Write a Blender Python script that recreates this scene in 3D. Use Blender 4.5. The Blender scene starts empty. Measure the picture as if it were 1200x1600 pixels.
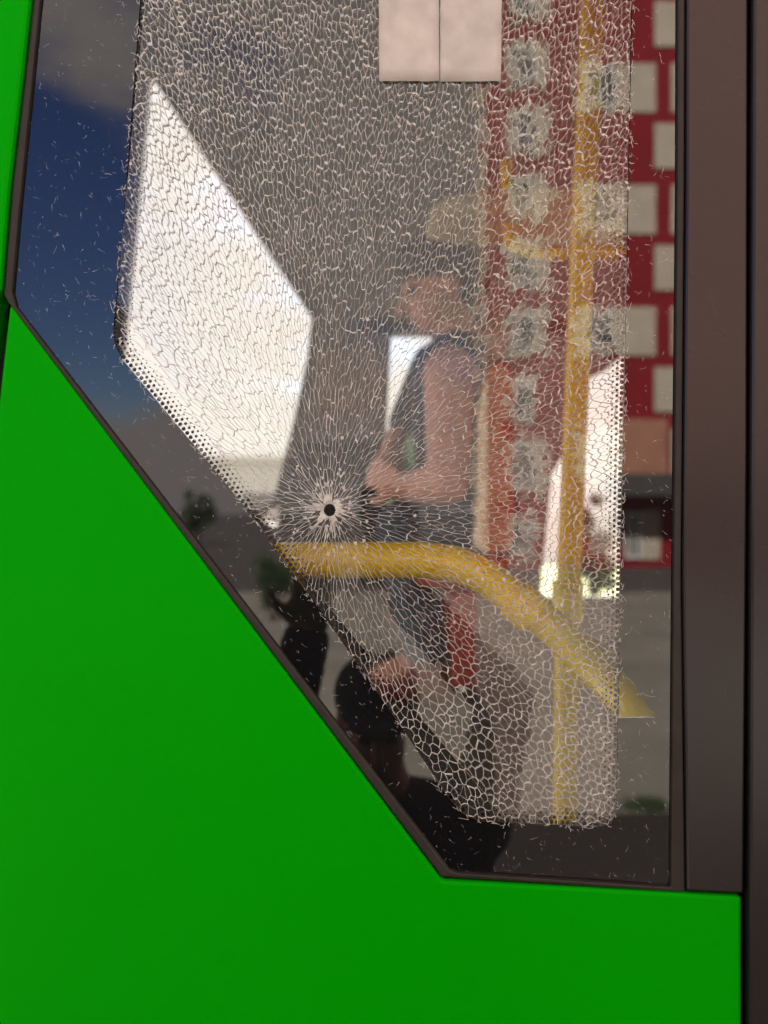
import bpy, bmesh, math, random
import numpy as np
from mathutils import Vector, Matrix
from mathutils import geometry as G

random.seed(7)
R_ = random.Random(11)
scene = bpy.context.scene
COL = scene.collection
F = 1300.0          # focal length of the view, in photo pixels
CAMY, CAMZ = -0.65, 1.70

# ------------------------------------------------------------------ camera, light, sky
cam_d = bpy.data.cameras.new('camera')
cam = bpy.data.objects.new('camera', cam_d)
COL.objects.link(cam)
cam.location = (0, CAMY, CAMZ)
cam.rotation_euler = (math.radians(90), 0, 0)
cam_d.sensor_fit = 'VERTICAL'
cam_d.sensor_height = 24
cam_d.lens = 24 * F / 1600
cam_d.clip_start = 0.02
cam_d.clip_end = 2000
cam_d.dof.use_dof = True
cam_d.dof.focus_distance = 0.66
cam_d.dof.aperture_fstop = 2.6
scene.camera = cam

SUN_EL, SUN_AZ = math.radians(39.5), math.radians(-12)     # azimuth from +Y towards +X
sdir = Vector((math.sin(SUN_AZ) * math.cos(SUN_EL), math.cos(SUN_AZ) * math.cos(SUN_EL), math.sin(SUN_EL)))
sun_d = bpy.data.lights.new('sun', 'SUN')
sun_d.energy = 4.8
sun_d.angle = math.radians(0.5)
sun_d.color = (1.0, 0.93, 0.83)
sun = bpy.data.objects.new('sun', sun_d)
COL.objects.link(sun)
sun.rotation_euler = sdir.to_track_quat('Z', 'Y').to_euler()
sun.location = sdir * 50

world = bpy.data.worlds.new('World')
scene.world = world
world.use_nodes = True
nt = world.node_tree
nt.nodes.clear()
N = nt.nodes.new
L = nt.links.new
wo = N('ShaderNodeOutputWorld')
bg = N('ShaderNodeBackground')
bg.inputs['Strength'].default_value = 0.06
sky = N('ShaderNodeTexSky')
sky.sky_type = 'NISHITA'
sky.sun_disc = False
sky.sun_elevation = SUN_EL
sky.sun_rotation = SUN_AZ
sky.altitude = 300
tc = N('ShaderNodeTexCoord')
mp = N('ShaderNodeMapping')
mp.inputs['Scale'].default_value = (1.0, 1.0, 2.0)
mp.inputs['Location'].default_value = (0.35, 0.1, 0.12)
no = N('ShaderNodeTexNoise')
no.inputs['Scale'].default_value = 2.6
no.inputs['Detail'].default_value = 7
no.inputs['Roughness'].default_value = 0.55
L(tc.outputs['Generated'], mp.inputs['Vector'])
L(mp.outputs['Vector'], no.inputs['Vector'])
hole = N('ShaderNodeVectorMath')
hole.operation = 'DISTANCE'
hole.inputs[1].default_value = Vector((-0.365, -1, 0.235)).normalized()
L(tc.outputs['Generated'], hole.inputs[0])
mr = N('ShaderNodeMapRange')
mr.inputs['From Min'].default_value = 0.02
mr.inputs['From Max'].default_value = 0.26
mr.inputs['To Min'].default_value = -0.30
mr.inputs['To Max'].default_value = 0.11
L(hole.outputs['Value'], mr.inputs['Value'])
ad = N('ShaderNodeMath')
ad.operation = 'ADD'
L(no.outputs['Fac'], ad.inputs[0])
L(mr.outputs['Result'], ad.inputs[1])
cr = N('ShaderNodeMapRange')
cr.interpolation_type = 'SMOOTHSTEP'
cr.inputs['From Min'].default_value = 0.40
cr.inputs['From Max'].default_value = 0.58
sx = N('ShaderNodeSeparateXYZ')
L(tc.outputs['Generated'], sx.inputs[0])
lo = N('ShaderNodeMapRange')
lo.inputs['From Min'].default_value = 0.02
lo.inputs['From Max'].default_value = 0.15
lo.inputs['To Min'].default_value = 0.30
lo.inputs['To Max'].default_value = 0.0
L(sx.outputs['Z'], lo.inputs['Value'])
a2 = N('ShaderNodeMath')
a2.operation = 'ADD'
L(ad.outputs[0], a2.inputs[0])
L(lo.outputs['Result'], a2.inputs[1])
L(a2.outputs[0], cr.inputs['Value'])
mx = N('ShaderNodeMixRGB')
mx.inputs['Color2'].default_value = (3.8, 3.35, 3.15, 1)
L(cr.outputs['Result'], mx.inputs['Fac'])
hs = N('ShaderNodeHueSaturation')
hs.inputs['Saturation'].default_value = 1.35
hs.inputs['Hue'].default_value = 0.522
hs.inputs['Value'].default_value = 0.72
L(sky.outputs['Color'], hs.inputs['Color'])
L(hs.outputs['Color'], mx.inputs['Color1'])
L(mx.outputs['Color'], bg.inputs['Color'])
L(bg.outputs[0], wo.inputs[0])

vs = scene.view_settings
vs.view_transform = 'Standard'
vs.look = 'None'
vs.exposure = 3.35
vs.gamma = 1
vs.use_curve_mapping = False
scene.cycles.use_denoising = True
scene.cycles.transparent_max_bounces = 40
scene.cycles.max_bounces = 10
scene.cycles.diffuse_bounces = 5
scene.cycles.caustics_reflective = False
scene.cycles.caustics_refractive = False


# ------------------------------------------------------------------ helpers
def P(px, py, Y=0.0):
    """point at photo pixel (px, py) in the upright plane Y metres behind the window glass"""
    d = Y - CAMY
    return Vector(((px - 600) / F * d, Y, CAMZ + (800 - py) / F * d))


def RP(px, py, d):
    """point in front of the bus whose mirror image stands d metres from the camera"""
    return Vector(((px - 600) / F * d, -(d + CAMY), CAMZ + (800 - py) / F * d))


def area2(p):
    return sum(p[i][0] * p[(i + 1) % len(p)][1] - p[(i + 1) % len(p)][0] * p[i][1] for i in range(len(p))) / 2


class MB:
    def __init__(self):
        self.v, self.f, self.m = [], [], []

    def add(self, vs_, fs_, mi=0):
        o = len(self.v)
        self.v += [tuple(x) for x in vs_]
        for f in fs_:
            self.f.append(tuple(o + i for i in f))
            self.m.append(mi)

    def box(self, a, b, mi=0):
        x0, y0, z0 = (min(a[i], b[i]) for i in range(3))
        x1, y1, z1 = (max(a[i], b[i]) for i in range(3))
        self.add([(x0, y0, z0), (x1, y0, z0), (x1, y1, z0), (x0, y1, z0), (x0, y0, z1), (x1, y0, z1), (x1, y1, z1), (x0, y1, z1)],
                 [(0, 3, 2, 1), (4, 5, 6, 7), (0, 1, 5, 4), (1, 2, 6, 5), (2, 3, 7, 6), (3, 0, 4, 7)], mi)

    def prism(self, poly, y0, y1, mi=0, ms=None, mb=None):
        """poly: list of (x, z); front at y0 (towards -Y)"""
        if area2(poly) < 0:
            poly = poly[::-1]
        n = len(poly)
        v = [(x, y0, z) for x, z in poly] + [(x, y1, z) for x, z in poly]
        self.add(v, [tuple(range(n))], mi)
        o = len(self.v) - 2 * n
        self.f.append(tuple(o + i for i in range(2 * n - 1, n - 1, -1)))
        self.m.append(mi if mb is None else mb)
        for i in range(n):
            j = (i + 1) % n
            self.f.append((o + i, o + n + i, o + n + j, o + j))
            self.m.append(mi if ms is None else ms)

    def plate(self, outer, holes, y0, y1, mi=0):
        """upright plate with holes; outer, holes: lists of (x, z)"""
        loops = [outer] + holes
        flat = [p for l in loops for p in l]
        tris = G.tessellate_polygon([[Vector((x, z, 0)) for x, z in l] for l in loops])
        n = len(flat)
        o = len(self.v)
        self.v += [(x, y0, z) for x, z in flat] + [(x, y1, z) for x, z in flat]
        for t in tris:
            a = area2([flat[i] for i in t])
            if abs(a) < 1e-12:
                continue
            t = tuple(t) if a > 0 else tuple(t)[::-1]
            self.f.append(tuple(o + i for i in t)); self.m.append(mi)
            self.f.append(tuple(o + n + i for i in t[::-1])); self.m.append(mi)
        k = 0
        for li, l in enumerate(loops):
            ccw = area2(l) > 0
            for i in range(len(l)):
                a, b = k + i, k + (i + 1) % len(l)
                q = (o + a, o + n + a, o + n + b, o + b)
                if ccw != (li == 0):
                    q = q[::-1]
                self.f.append(q); self.m.append(mi)
            k += len(l)

    def tube(self, pts, rad, seg=16, mi=0, cap=True):
        pts = [Vector(p) for p in pts]
        rr = rad if isinstance(rad, (list, tuple)) else [rad] * len(pts)
        o = len(self.v)
        t0 = (pts[1] - pts[0]).normalized()
        up = Vector((0, 0, 1)) if abs(t0.z) < 0.9 else Vector((0, 1, 0))
        nrm = t0.cross(up).normalized()
        for i, p in enumerate(pts):
            t = ((pts[min(i + 1, len(pts) - 1)] - pts[max(i - 1, 0)])).normalized()
            nrm = (nrm - t * nrm.dot(t)).normalized()
            bi = t.cross(nrm)
            for k in range(seg):
                a = 2 * math.pi * k / seg
                self.v.append(tuple(p + (nrm * math.cos(a) + bi * math.sin(a)) * rr[i]))
        for i in range(len(pts) - 1):
            for k in range(seg):
                a, b = o + i * seg + k, o + i * seg + (k + 1) % seg
                self.f.append((a, b, b + seg, a + seg)); self.m.append(mi)
        if cap:
            self.f.append(tuple(o + k for k in range(seg - 1, -1, -1))); self.m.append(mi)
            e = o + (len(pts) - 1) * seg
            self.f.append(tuple(e + k for k in range(seg))); self.m.append(mi)

    def mesh(self, name, mats, smooth=False):
        me = bpy.data.meshes.new(name)
        me.from_pydata(self.v, [], self.f)
        for m in mats:
            me.materials.append(m)
        me.polygons.foreach_set('material_index', self.m)
        if smooth:
            me.polygons.foreach_set('use_smooth', [True] * len(self.f))
        me.update()
        return me

    def build(self, name, mats, parent=None, smooth=False, kind=None, bevel=0, label=None):
        if not isinstance(mats, (list, tuple)):
            mats = [mats]
        return link(name, self.mesh(name, mats, smooth), parent, kind, bevel, label)


def link(name, me, parent=None, kind=None, bevel=0, label=None):
    o = bpy.data.objects.new(name, me)
    COL.objects.link(o)
    if parent is not None:
        o.parent = parent
        if parent.type == 'EMPTY':
            o.matrix_parent_inverse = Matrix.Translation(parent.location).inverted()
    if kind:
        o['kind'] = kind
    if label:
        o['label'] = label
    if bevel:
        b = o.modifiers.new('bevel', 'BEVEL')
        b.width = bevel
        b.segments = 2
        b.limit_method = 'ANGLE'
        b.angle_limit = math.radians(50)
    return o


def tag(o, label, cat, group=None):
    o['label'] = label
    o['category'] = cat
    if group:
        o['group'] = group
    return o


def thing(name, loc, label, cat, group=None):
    o = bpy.data.objects.new(name, None)
    o.empty_display_size = 0.2
    COL.objects.link(o)
    o.location = loc
    return tag(o, label, cat, group)


def smooth_path(pts, n=8):
    """Catmull-Rom through the points"""
    pts = [Vector(p) for p in pts]
    q = [pts[0] * 2 - pts[1]] + pts + [pts[-1] * 2 - pts[-2]]
    out = []
    for i in range(1, len(q) - 2):
        a, b, c, d = q[i - 1], q[i], q[i + 1], q[i + 2]
        for k in range(n):
            t = k / n
            out.append(0.5 * ((2 * b) + (c - a) * t + (2 * a - 5 * b + 4 * c - d) * t * t + (3 * b - a - 3 * c + d) * t ** 3))
    out.append(pts[-1])
    return out


# ------------------------------------------------------------------ materials
def mat(name, col, rough=0.5, var=0.0, scale=20.0, spec=0.5, metal=0.0, bump=0.0, bscale=None, col2=None, coat=0.0, detail=4):
    m = bpy.data.materials.new(name)
    m.use_nodes = True
    t = m.node_tree
    b = t.nodes['Principled BSDF']
    b.inputs['Base Color'].default_value = (*col, 1)
    b.inputs['Roughness'].default_value = rough
    b.inputs['Specular IOR Level'].default_value = spec
    b.inputs['Metallic'].default_value = metal
    b.inputs['Coat Weight'].default_value = coat
    b.inputs['Coat Roughness'].default_value = 0.05
    tcn = t.nodes.new('ShaderNodeTexCoord')
    if var or col2:
        n = t.nodes.new('ShaderNodeTexNoise')
        n.inputs['Scale'].default_value = scale
        n.inputs['Detail'].default_value = detail
        t.links.new(tcn.outputs['Object'], n.inputs['Vector'])
        r = t.nodes.new('ShaderNodeMapRange')
        r.inputs['From Min'].default_value = 0.3
        r.inputs['From Max'].default_value = 0.7
        t.links.new(n.outputs['Fac'], r.inputs['Value'])
        x = t.nodes.new('ShaderNodeMixRGB')
        x.inputs['Color1'].default_value = (*[c * (1 - var) for c in col], 1)
        x.inputs['Color2'].default_value = (*(col2 if col2 else [min(1, c * (1 + var)) for c in col]), 1)
        t.links.new(r.outputs['Result'], x.inputs['Fac'])
        t.links.new(x.outputs['Color'], b.inputs['Base Color'])
    if bump:
        n2 = t.nodes.new('ShaderNodeTexNoise')
        n2.inputs['Scale'].default_value = bscale or scale
        n2.inputs['Detail'].default_value = 3
        t.links.new(tcn.outputs['Object'], n2.inputs['Vector'])
        bp = t.nodes.new('ShaderNodeBump')
        bp.inputs['Strength'].default_value = bump
        bp.inputs['Distance'].default_value = 0.002
        t.links.new(n2.outputs['Fac'], bp.inputs['Height'])
        t.links.new(bp.outputs['Normal'], b.inputs['Normal'])
    return m


def glass_mat(name, ior, tint, dust_haze=0.0, dust_haze_col=(0.6, 0.58, 0.54)):
    m = bpy.data.materials.new(name)
    m.use_nodes = True
    t = m.node_tree
    t.nodes.clear()
    o = t.nodes.new('ShaderNodeOutputMaterial')
    tr = t.nodes.new('ShaderNodeBsdfTransparent')
    tr.inputs[0].default_value = (*tint, 1)
    gl = t.nodes.new('ShaderNodeBsdfGlossy')
    gl.inputs['Roughness'].default_value = 0.004
    fr = t.nodes.new('ShaderNodeFresnel')
    fr.inputs['IOR'].default_value = ior
    base = tr
    if dust_haze:  # thin diffuse film that lays a grey haze over the interior
        df = t.nodes.new('ShaderNodeBsdfDiffuse')
        df.inputs[0].default_value = (*dust_haze_col, 1)
        nz = t.nodes.new('ShaderNodeTexNoise')
        nz.inputs['Scale'].default_value = 14
        nz.inputs['Detail'].default_value = 6
        tcn = t.nodes.new('ShaderNodeTexCoord')
        t.links.new(tcn.outputs['Object'], nz.inputs['Vector'])
        mm = t.nodes.new('ShaderNodeMath')
        mm.operation = 'MULTIPLY'
        mm.inputs[1].default_value = dust_haze * 2
        t.links.new(nz.outputs['Fac'], mm.inputs[0])
        m0 = t.nodes.new('ShaderNodeMixShader')
        t.links.new(mm.outputs[0], m0.inputs[0])
        t.links.new(tr.outputs[0], m0.inputs[1])
        t.links.new(df.outputs[0], m0.inputs[2])
        base = m0
    mx_ = t.nodes.new('ShaderNodeMixShader')
    t.links.new(fr.outputs[0], mx_.inputs[0])
    t.links.new(base.outputs[0], mx_.inputs[1])
    t.links.new(gl.outputs[0], mx_.inputs[2])
    t.links.new(mx_.outputs[0], o.inputs[0])
    return m


def frost_mat(name, col, trans=0.3, alpha=0.8, gloss=0.12):
    """fractured glass surface: scatters light both ways, partly see-through"""
    m = bpy.data.materials.new(name)
    m.use_nodes = True
    t = m.node_tree
    t.nodes.clear()
    o = t.nodes.new('ShaderNodeOutputMaterial')
    d = t.nodes.new('ShaderNodeBsdfDiffuse')
    d.inputs[0].default_value = (*col, 1)
    tl = t.nodes.new('ShaderNodeBsdfTranslucent')
    tl.inputs[0].default_value = (*col, 1)
    a = t.nodes.new('ShaderNodeMixShader')
    a.inputs[0].default_value = trans
    t.links.new(d.outputs[0], a.inputs[1])
    t.links.new(tl.outputs[0], a.inputs[2])
    g = t.nodes.new('ShaderNodeBsdfGlossy')
    g.inputs['Roughness'].default_value = 0.25
    b = t.nodes.new('ShaderNodeMixShader')
    b.inputs[0].default_value = gloss
    t.links.new(a.outputs[0], b.inputs[1])
    t.links.new(g.outputs[0], b.inputs[2])
    tr = t.nodes.new('ShaderNodeBsdfTransparent')
    nz = t.nodes.new('ShaderNodeTexNoise')
    nz.inputs['Scale'].default_value = 130
    nz.inputs['Detail'].default_value = 2
    tcn = t.nodes.new('ShaderNodeTexCoord')
    t.links.new(tcn.outputs['Object'], nz.inputs['Vector'])
    r = t.nodes.new('ShaderNodeMapRange')
    r.inputs['From Min'].default_value = 0.3
    r.inputs['From Max'].default_value = 0.7
    r.inputs['To Min'].default_value = max(0, alpha - 0.3)
    r.inputs['To Max'].default_value = min(1, alpha + 0.2)
    t.links.new(nz.outputs['Fac'], r.inputs['Value'])
    c = t.nodes.new('ShaderNodeMixShader')
    t.links.new(r.outputs['Result'], c.inputs[0])
    t.links.new(tr.outputs[0], c.inputs[1])
    t.links.new(b.outputs[0], c.inputs[2])
    t.links.new(c.outputs[0], o.inputs[0])
    return m


M = {}
M['green'] = mat('green_film', (0.0, 0.185, 0.0), 0.45, var=0.08, scale=1.1, spec=0.02, bump=0.02, bscale=3)
M['seal'] = mat('rubber_seal', (0.010, 0.0075, 0.006), 0.55, var=0.25, scale=60, spec=0.22, bump=0.1, bscale=200)
M['pillar'] = mat('pillar_paint', (0.0075, 0.0060, 0.0066), 0.24, var=0.15, scale=9, spec=0.24, bump=0.03, bscale=6)
M['gap'] = mat('dark_gap', (0.004, 0.004, 0.004), 0.8, spec=0.1)
M['frit'] = mat('black_enamel_glass', (0.0035, 0.0035, 0.004), 0.008, spec=0.52, bump=0.004, bscale=28)
M['dot'] = mat('black_enamel_dot', (0.006, 0.006, 0.006), 0.4, spec=0.2)
M['glass'] = glass_mat('cracked_glass', 1.5, (0.955, 0.965, 0.95), dust_haze=0.012)
M['glassback'] = glass_mat('glass_back', 1.0001, (0.97, 0.98, 0.97))
M['pane'] = glass_mat('clear_pane', 1.5, (0.9, 0.92, 0.91))
M['tint'] = glass_mat('tinted_pane', 1.5, (0.69, 0.70, 0.69))
M['wall'] = frost_mat('fracture_wall', (0.74, 0.72, 0.68), 0.35, 0.60, 0.10)
M['crack'] = frost_mat('fracture_line', (0.32, 0.313, 0.295), 0.06, 0.86, 0.06)
M['crush'] = frost_mat('crushed_glass', (0.37, 0.36, 0.335), 0.10, 0.92, 0.05)
M['speck'] = frost_mat('glass_dust', (0.30, 0.31, 0.34), 0.0, 0.40, 0.15)
M['yellow'] = mat('yellow_powder_coat', (0.94, 0.63, 0.0), 0.26, var=0.08, scale=30, spec=0.5)
M['steel'] = mat('steel', (0.35, 0.35, 0.36), 0.3, metal=1.0)
M['liner'] = mat('grey_lining', (0.24, 0.215, 0.215), 0.55, var=0.1, scale=8)
M['liner_dark'] = mat('dark_trim', (0.035, 0.037, 0.042), 0.5, var=0.2, scale=12)
M['beige'] = mat('beige_plastic', (0.80, 0.62, 0.44), 0.45, var=0.08, scale=10)
M['brownpatch'] = mat('brown_panel', (0.30, 0.22, 0.16), 0.7, var=0.2, scale=20)
M['floor'] = mat('bus_floor_vinyl', (0.035, 0.033, 0.03), 0.6, var=0.3, scale=90)
M['orange'] = mat('orange_seat_fabric', (0.42, 0.085, 0.025), 0.85, var=0.25, scale=120, bump=0.3, bscale=300)
M['redplastic'] = mat('red_seat_shell', (0.36, 0.035, 0.03), 0.4, var=0.1, scale=20)
M['paper'] = mat('white_paper', (0.28, 0.255, 0.235), 0.8, var=0.16, scale=45, bump=0.1, bscale=60)
M['skin'] = mat('skin', (0.60, 0.27, 0.20), 0.5, var=0.12, scale=25, spec=0.35)
M['navy'] = mat('navy_cotton', (0.018, 0.024, 0.05), 0.85, var=0.3, scale=60, bump=0.4, bscale=40)
M['denim'] = mat('blue_denim', (0.065, 0.085, 0.125), 0.85, var=0.3, scale=90, bump=0.4, bscale=50)
M['hair'] = mat('dark_hair', (0.012, 0.010, 0.009), 0.6, var=0.3, scale=80, bump=0.8, bscale=120)
M['mint'] = mat('mint_cloth', (0.36, 0.58, 0.36), 0.8, var=0.15, scale=30, bump=0.4, bscale=30)
M['redshoe'] = mat('red_shoe', (0.20, 0.03, 0.025), 0.6)
M['black'] = mat('black_cloth', (0.010, 0.010, 0.012), 0.85, var=0.3, scale=40, bump=0.4, bscale=40)
M['eye'] = mat('eye', (0.02, 0.015, 0.012), 0.1)
M['phone'] = mat('black_phone', (0.01, 0.01, 0.012), 0.15)
M['redwall'] = mat('red_render', (0.20, 0.007, 0.012), 0.8, var=0.12, scale=0.8, spec=0.2)
M['whitewall'] = mat('pale_render', (0.44, 0.385, 0.315), 0.8, var=0.08, scale=2, spec=0.2)
M['tanwall'] = mat('tan_render', (0.34, 0.16, 0.11), 0.8, var=0.1, scale=2, spec=0.2)
M['winglass'] = mat('house_window_glass', (0.03, 0.04, 0.045), 0.05, spec=0.6)
M['winframe'] = mat('white_window_frame', (0.75, 0.74, 0.71), 0.5)
M['roofing'] = mat('bitumen_roof', (0.05, 0.05, 0.05), 0.9)
M['asphalt'] = mat('asphalt', (0.075, 0.070, 0.066), 0.9, var=0.3, scale=3, spec=0.2, bump=0.5, bscale=90)
M['plaza'] = mat('pale_concrete', (0.225, 0.208, 0.18), 0.9, var=0.18, scale=0.9, spec=0.2, bump=0.4, bscale=60)  # the concrete's own pale grey
M['grass'] = mat('grass', (0.03, 0.05, 0.014), 0.8, var=0.3, scale=10)
M['dry'] = mat('dry_verge', (0.30, 0.29, 0.15), 0.9, var=0.25, scale=3)
M['leaf'] = mat('leaf', (0.035, 0.075, 0.018), 0.7, var=0.4, scale=4)
M['bark'] = mat('bark', (0.09, 0.065, 0.045), 0.9, var=0.3, scale=12)

# ------------------------------------------------------------------ ground
def sheet(name, x0, x1, y0, y1, z, m, kind='structure'):
    b = MB()
    b.add([(x0, y0, z), (x1, y0, z), (x1, y1, z), (x0, y1, z)], [(0, 1, 2, 3)])
    return b.build(name, m, kind=kind)


sheet('ground', -600, 600, -600, 600, 0.0, M['asphalt'])
sheet('pavement', -30, 60, -17.0, -0.6, 0.004, M['plaza'])
sheet('verge', -60, 60, 5.0, 26.0, 0.004, M['dry'])

# ------------------------------------------------------------------ the bus
bus = thing('city_bus', (0.8, 1.0, 0.0), 'green city bus with a shattered side window and yellow handrails inside', 'bus')


def xz(pts, Y=0.0):
    return [(p.x, p.z) for p in (P(x, y, Y) for x, y in pts)]


# outlines in the window plane, as photo pixels
GLASS = [(105, -420), (88, -200), (66, 0), (52, 140), (33, 330), (22, 458), (28, 480), (702, 1356), (716, 1361), (1046, 1383), (1050, 900), (1056, 300), (1058, -420)]
CLEAR = [(262, -330), (243, -200), (219, 0), (203, 210), (189, 390), (177, 515), (179, 537), (190, 560), (300, 692), (400, 815), (520, 982), (630, 1140), (702, 1248),
         (722, 1270), (750, 1284), (935, 1292), (955, 1287), (963, 1268), (967, 1050), (974, 700), (982, 300), (988, 0), (991, -200), (991, -330)]
SEAL_OUT = [(96, -440), (78, -200), (56, 0), (44, 110), (22, 300), (9, 462), (16, 474), (690, 1367), (1068, 1391), (1062, 900), (1067, 300), (1069, -440)]

window = MB()
window.plate(xz(SEAL_OUT), [xz(GLASS)], -0.004, 0.012)
window = window.build('window', M['seal'], bus, bevel=0.0015, label='shattered side window in a black rubber seal')

# body panels: left strip, main lower panel, roof panel
def panel(name, pts, m, y0, y1, bev=0.003, parent=bus, label=None):
    b = MB()
    b.prism(xz(pts), y0, y1)
    return b.build(name, m, parent, bevel=bev, label=label)


panel('body_panel', [(-2600, -440), (92, -440), (75, -200), (53, 0), (41, 110), (19, 300), (6, 455), (-2, 468), (-150, 2300), (-2600, 2300)],
      M['green'], -0.007, 0.02, label='pale-edged green panel left of the window')
panel('body_panel', [(19, 476), (690, 1371), (1155, 1396), (1156, 2300), (-143, 2300), (5, 600)], M['green'], -0.005, 0.02,
      label='bright green slanted panel below the window')
b = MB()
b.prism(xz([(-170, 2300), (-30, 700), (16, 474), (30, 520), (20, 700), (0, 2300)]), 0.004, 0.03)
b.prism(xz([(600, 1500), (690, 1366), (1160, 1390), (1175, 1500)]), 0.004, 0.02)
b.prism(xz([(1150, 1300), (1172, 1300), (1172, 2300), (1150, 2300)]), 0.006, 0.03)
b.prism(xz([(1160, -440), (1172, -440), (1172, 1400), (1160, 1400)]), 0.006, 0.03)
b.build('panel_gap', M['gap'], bus)
# dark pillar beside the glass, and the next post beyond the joint
b = MB()
b.prism(xz([(1070, -440), (1165, -440), (1163, 700), (1157, 1391), (1069, 1387), (1063, 900), (1068, 300)]), -0.006, 0.03)
b.build('pillar', M['pillar'], bus, bevel=0.002, label='dark brown pillar right of the shattered glass')
b = MB()
b.prism(xz([(1171, -440), (1460, -440), (1460, 2300), (1162, 2300), (1163, 1400)]), -0.009, 0.03)
b.build('pillar', M['pillar'], bus, bevel=0.0025, label='dark brown post beyond the joint at the edge')
b = MB()
b.prism(xz([(1440 + 20, 1390), (9000, 1390), (9000, 2300), (1460, 2300)]), -0.004, 0.03)
b.build('body_panel', M['green'], bus)
XL, XR = P(-2600, 0).x, P(9000, 0).x
ZT = 3.35
zsill, ztop = P(0, 1390).z, P(0, -440).z
b = MB()
b.box((XL, -0.004, ztop + 0.002), (XR, 0.03, ZT - 0.002))
b.build('cornice_panel', M['green'], bus)
b = MB()
for i in range(3):  # unseen windows put in to let light into the bus
    x0 = P(1460, 0).x + 0.002 + i * 1.95
    b.plate([(x0, zsill + 0.002), (x0 + 1.92, zsill + 0.002), (x0 + 1.92, ztop - 0.002), (x0, ztop - 0.002)],
            [[(x0 + 0.05, zsill + 0.05), (x0 + 1.87, zsill + 0.05), (x0 + 1.87, ztop - 0.05), (x0 + 0.05, ztop - 0.05)]], 0, 0.03)
    wf = b.build('side_window', M['seal'], bus)
    p = MB()
    p.box((x0 + 0.051, 0.010, zsill + 0.051), (x0 + 1.869, 0.014, ztop - 0.051))
    p.build('pane', M['pane'], wf)
    b = MB()

# inside shell
FW = 1.95                        # inner face of the opposite side, metres behind the glass
def wxz(pts):
    return xz(pts, FW)


W1 = [(231, 110), (488, 496), (481, 560), (462, 650), (427, 786), (380, 806), (250, 640), (188, 560)]
W1b = [(425, 796), (452, 790), (462, 812), (430, 822), (408, 814)]  # small opening added so a bright glint shows at the tip
W2 = [(611, 522), (742, 522), (742, 768), (600, 768), (604, 660)]
W3 = [(938, 527), (1010, 527), (1020, 934), (842, 934), (850, 850), (861, 742), (878, 712), (911, 596), (948, 577)]
zc, zf = 3.18, 0.36
wall = MB()
xl = P(-300, 0, FW).x
xr = P(1500, 0, FW).x
big_l = [(XL + 0.3, 1.7), (xl - 0.25, 1.7), (xl - 0.25, 2.75), (XL + 0.3, 2.75)]
big_r = [(xr + 0.25, 1.7), (XR - 0.4, 1.7), (XR - 0.4, 2.75), (xr + 0.25, 2.75)]
wall.plate([(XL, 0.3), (XR, 0.3), (XR, zc), (XL, zc)], [wxz(W1), wxz(W1b), wxz(W2), wxz(W3), big_l, big_r], FW, FW + 0.05)
wall.build('lining_wall', M['liner'], bus)
for wpts, lab in ((wxz(W1), 'large angular window across the aisle'), (wxz(W2), 'window behind the seated passenger'), (wxz(W3), 'narrow window behind the upright yellow pole'),
                  (big_l, None), (big_r, None)):
    cx = sum(x for x, z in wpts) / len(wpts)
    cz = sum(z for x, z in wpts) / len(wpts)
    def grow(k):
        return [(cx + (x - cx) * k, cz + (z - cz) * k) for x, z in wpts]
    b = MB()
    b.plate(grow(1.012), [grow(0.994)], FW - 0.008, FW - 0.001)
    wf = b.build('opposite_window', M['liner_dark'], bus, label=lab)
    b = MB()
    b.prism(wpts, FW + 0.02, FW + 0.024)
    b.build('pane', M['tint'], wf)
b = MB()
b.box((XL, -0.004, ZT), (XR, FW + 0.1, ZT + 0.05))
b.box((XL, 0.031, zc), (XR, FW + 0.05, zc + 0.03))
b.build('roof', M['liner'], bus, label='grey ceiling of the bus')
b = MB()
b.box((XL, 0.031, zf - 0.05), (XR, FW - 0.002, zf))
b.build('floor', M['floor'], bus)
def yz_plate(x0, x1, hole):
    mb = MB()
    mb.plate([(-0.004, 0.3), (FW + 0.1, 0.3), (FW + 0.1, ZT - 0.002), (-0.004, ZT - 0.002)], [hole], x0, x1)
    mb.v = [(y, x, z) for x, y, z in mb.v]
    mb.f = [f[::-1] for f in mb.f]
    return mb


eh = [(0.12, 0.9), (FW - 0.1, 0.9), (FW - 0.1, 3.0), (0.12, 3.0)]  # unseen glazed ends, added to let more light into the bus
for x0, x1 in ((XL - 0.05, XL), (XR, XR + 0.05)):
    ew = yz_plate(x0, x1, eh).build('end_wall', M['liner'], bus)
    b = MB()
    b.box((x0 + 0.02, 0.121, 0.901), (x0 + 0.026, FW - 0.101, 2.999))
    b.build('added_end_pane', M['pane'], ew)
b = MB()
b.prism(wxz([(436, 752), (470, 690), (600, 690), (600, 1080), (440, 1080)]), FW - 0.02, FW - 0.002)
b.build('dark_backing', M['liner_dark'], bus, bevel=0.004)  # dark sheet added on the far wall so the hole looks black
b = MB()
b.box((XL, FW + 0.051, 0.3), (XR, FW + 0.1, 1.39))
b.build('skirt', M['green'], bus)
# lower inner lining below the window on the near side
b = MB()
b.prism(xz([(-2600, -440), (60, -440), (60, -100), (20, 470), (640, 1300), (1170, 1420), (1170, 2200), (-2600, 2200)]), 0.032, 0.045)
b.build('inner_trim', M['liner_dark'], bus)
# wheel podium the seats stand on
b = MB()
b.box((P(540, 0, 0.95).x, 1.0, zf), (P(780, 0, 0.95).x, FW - 0.003, P(0, 1080, 1.3).z))
b.build('podium', M['floor'], bus, bevel=0.01)

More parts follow.
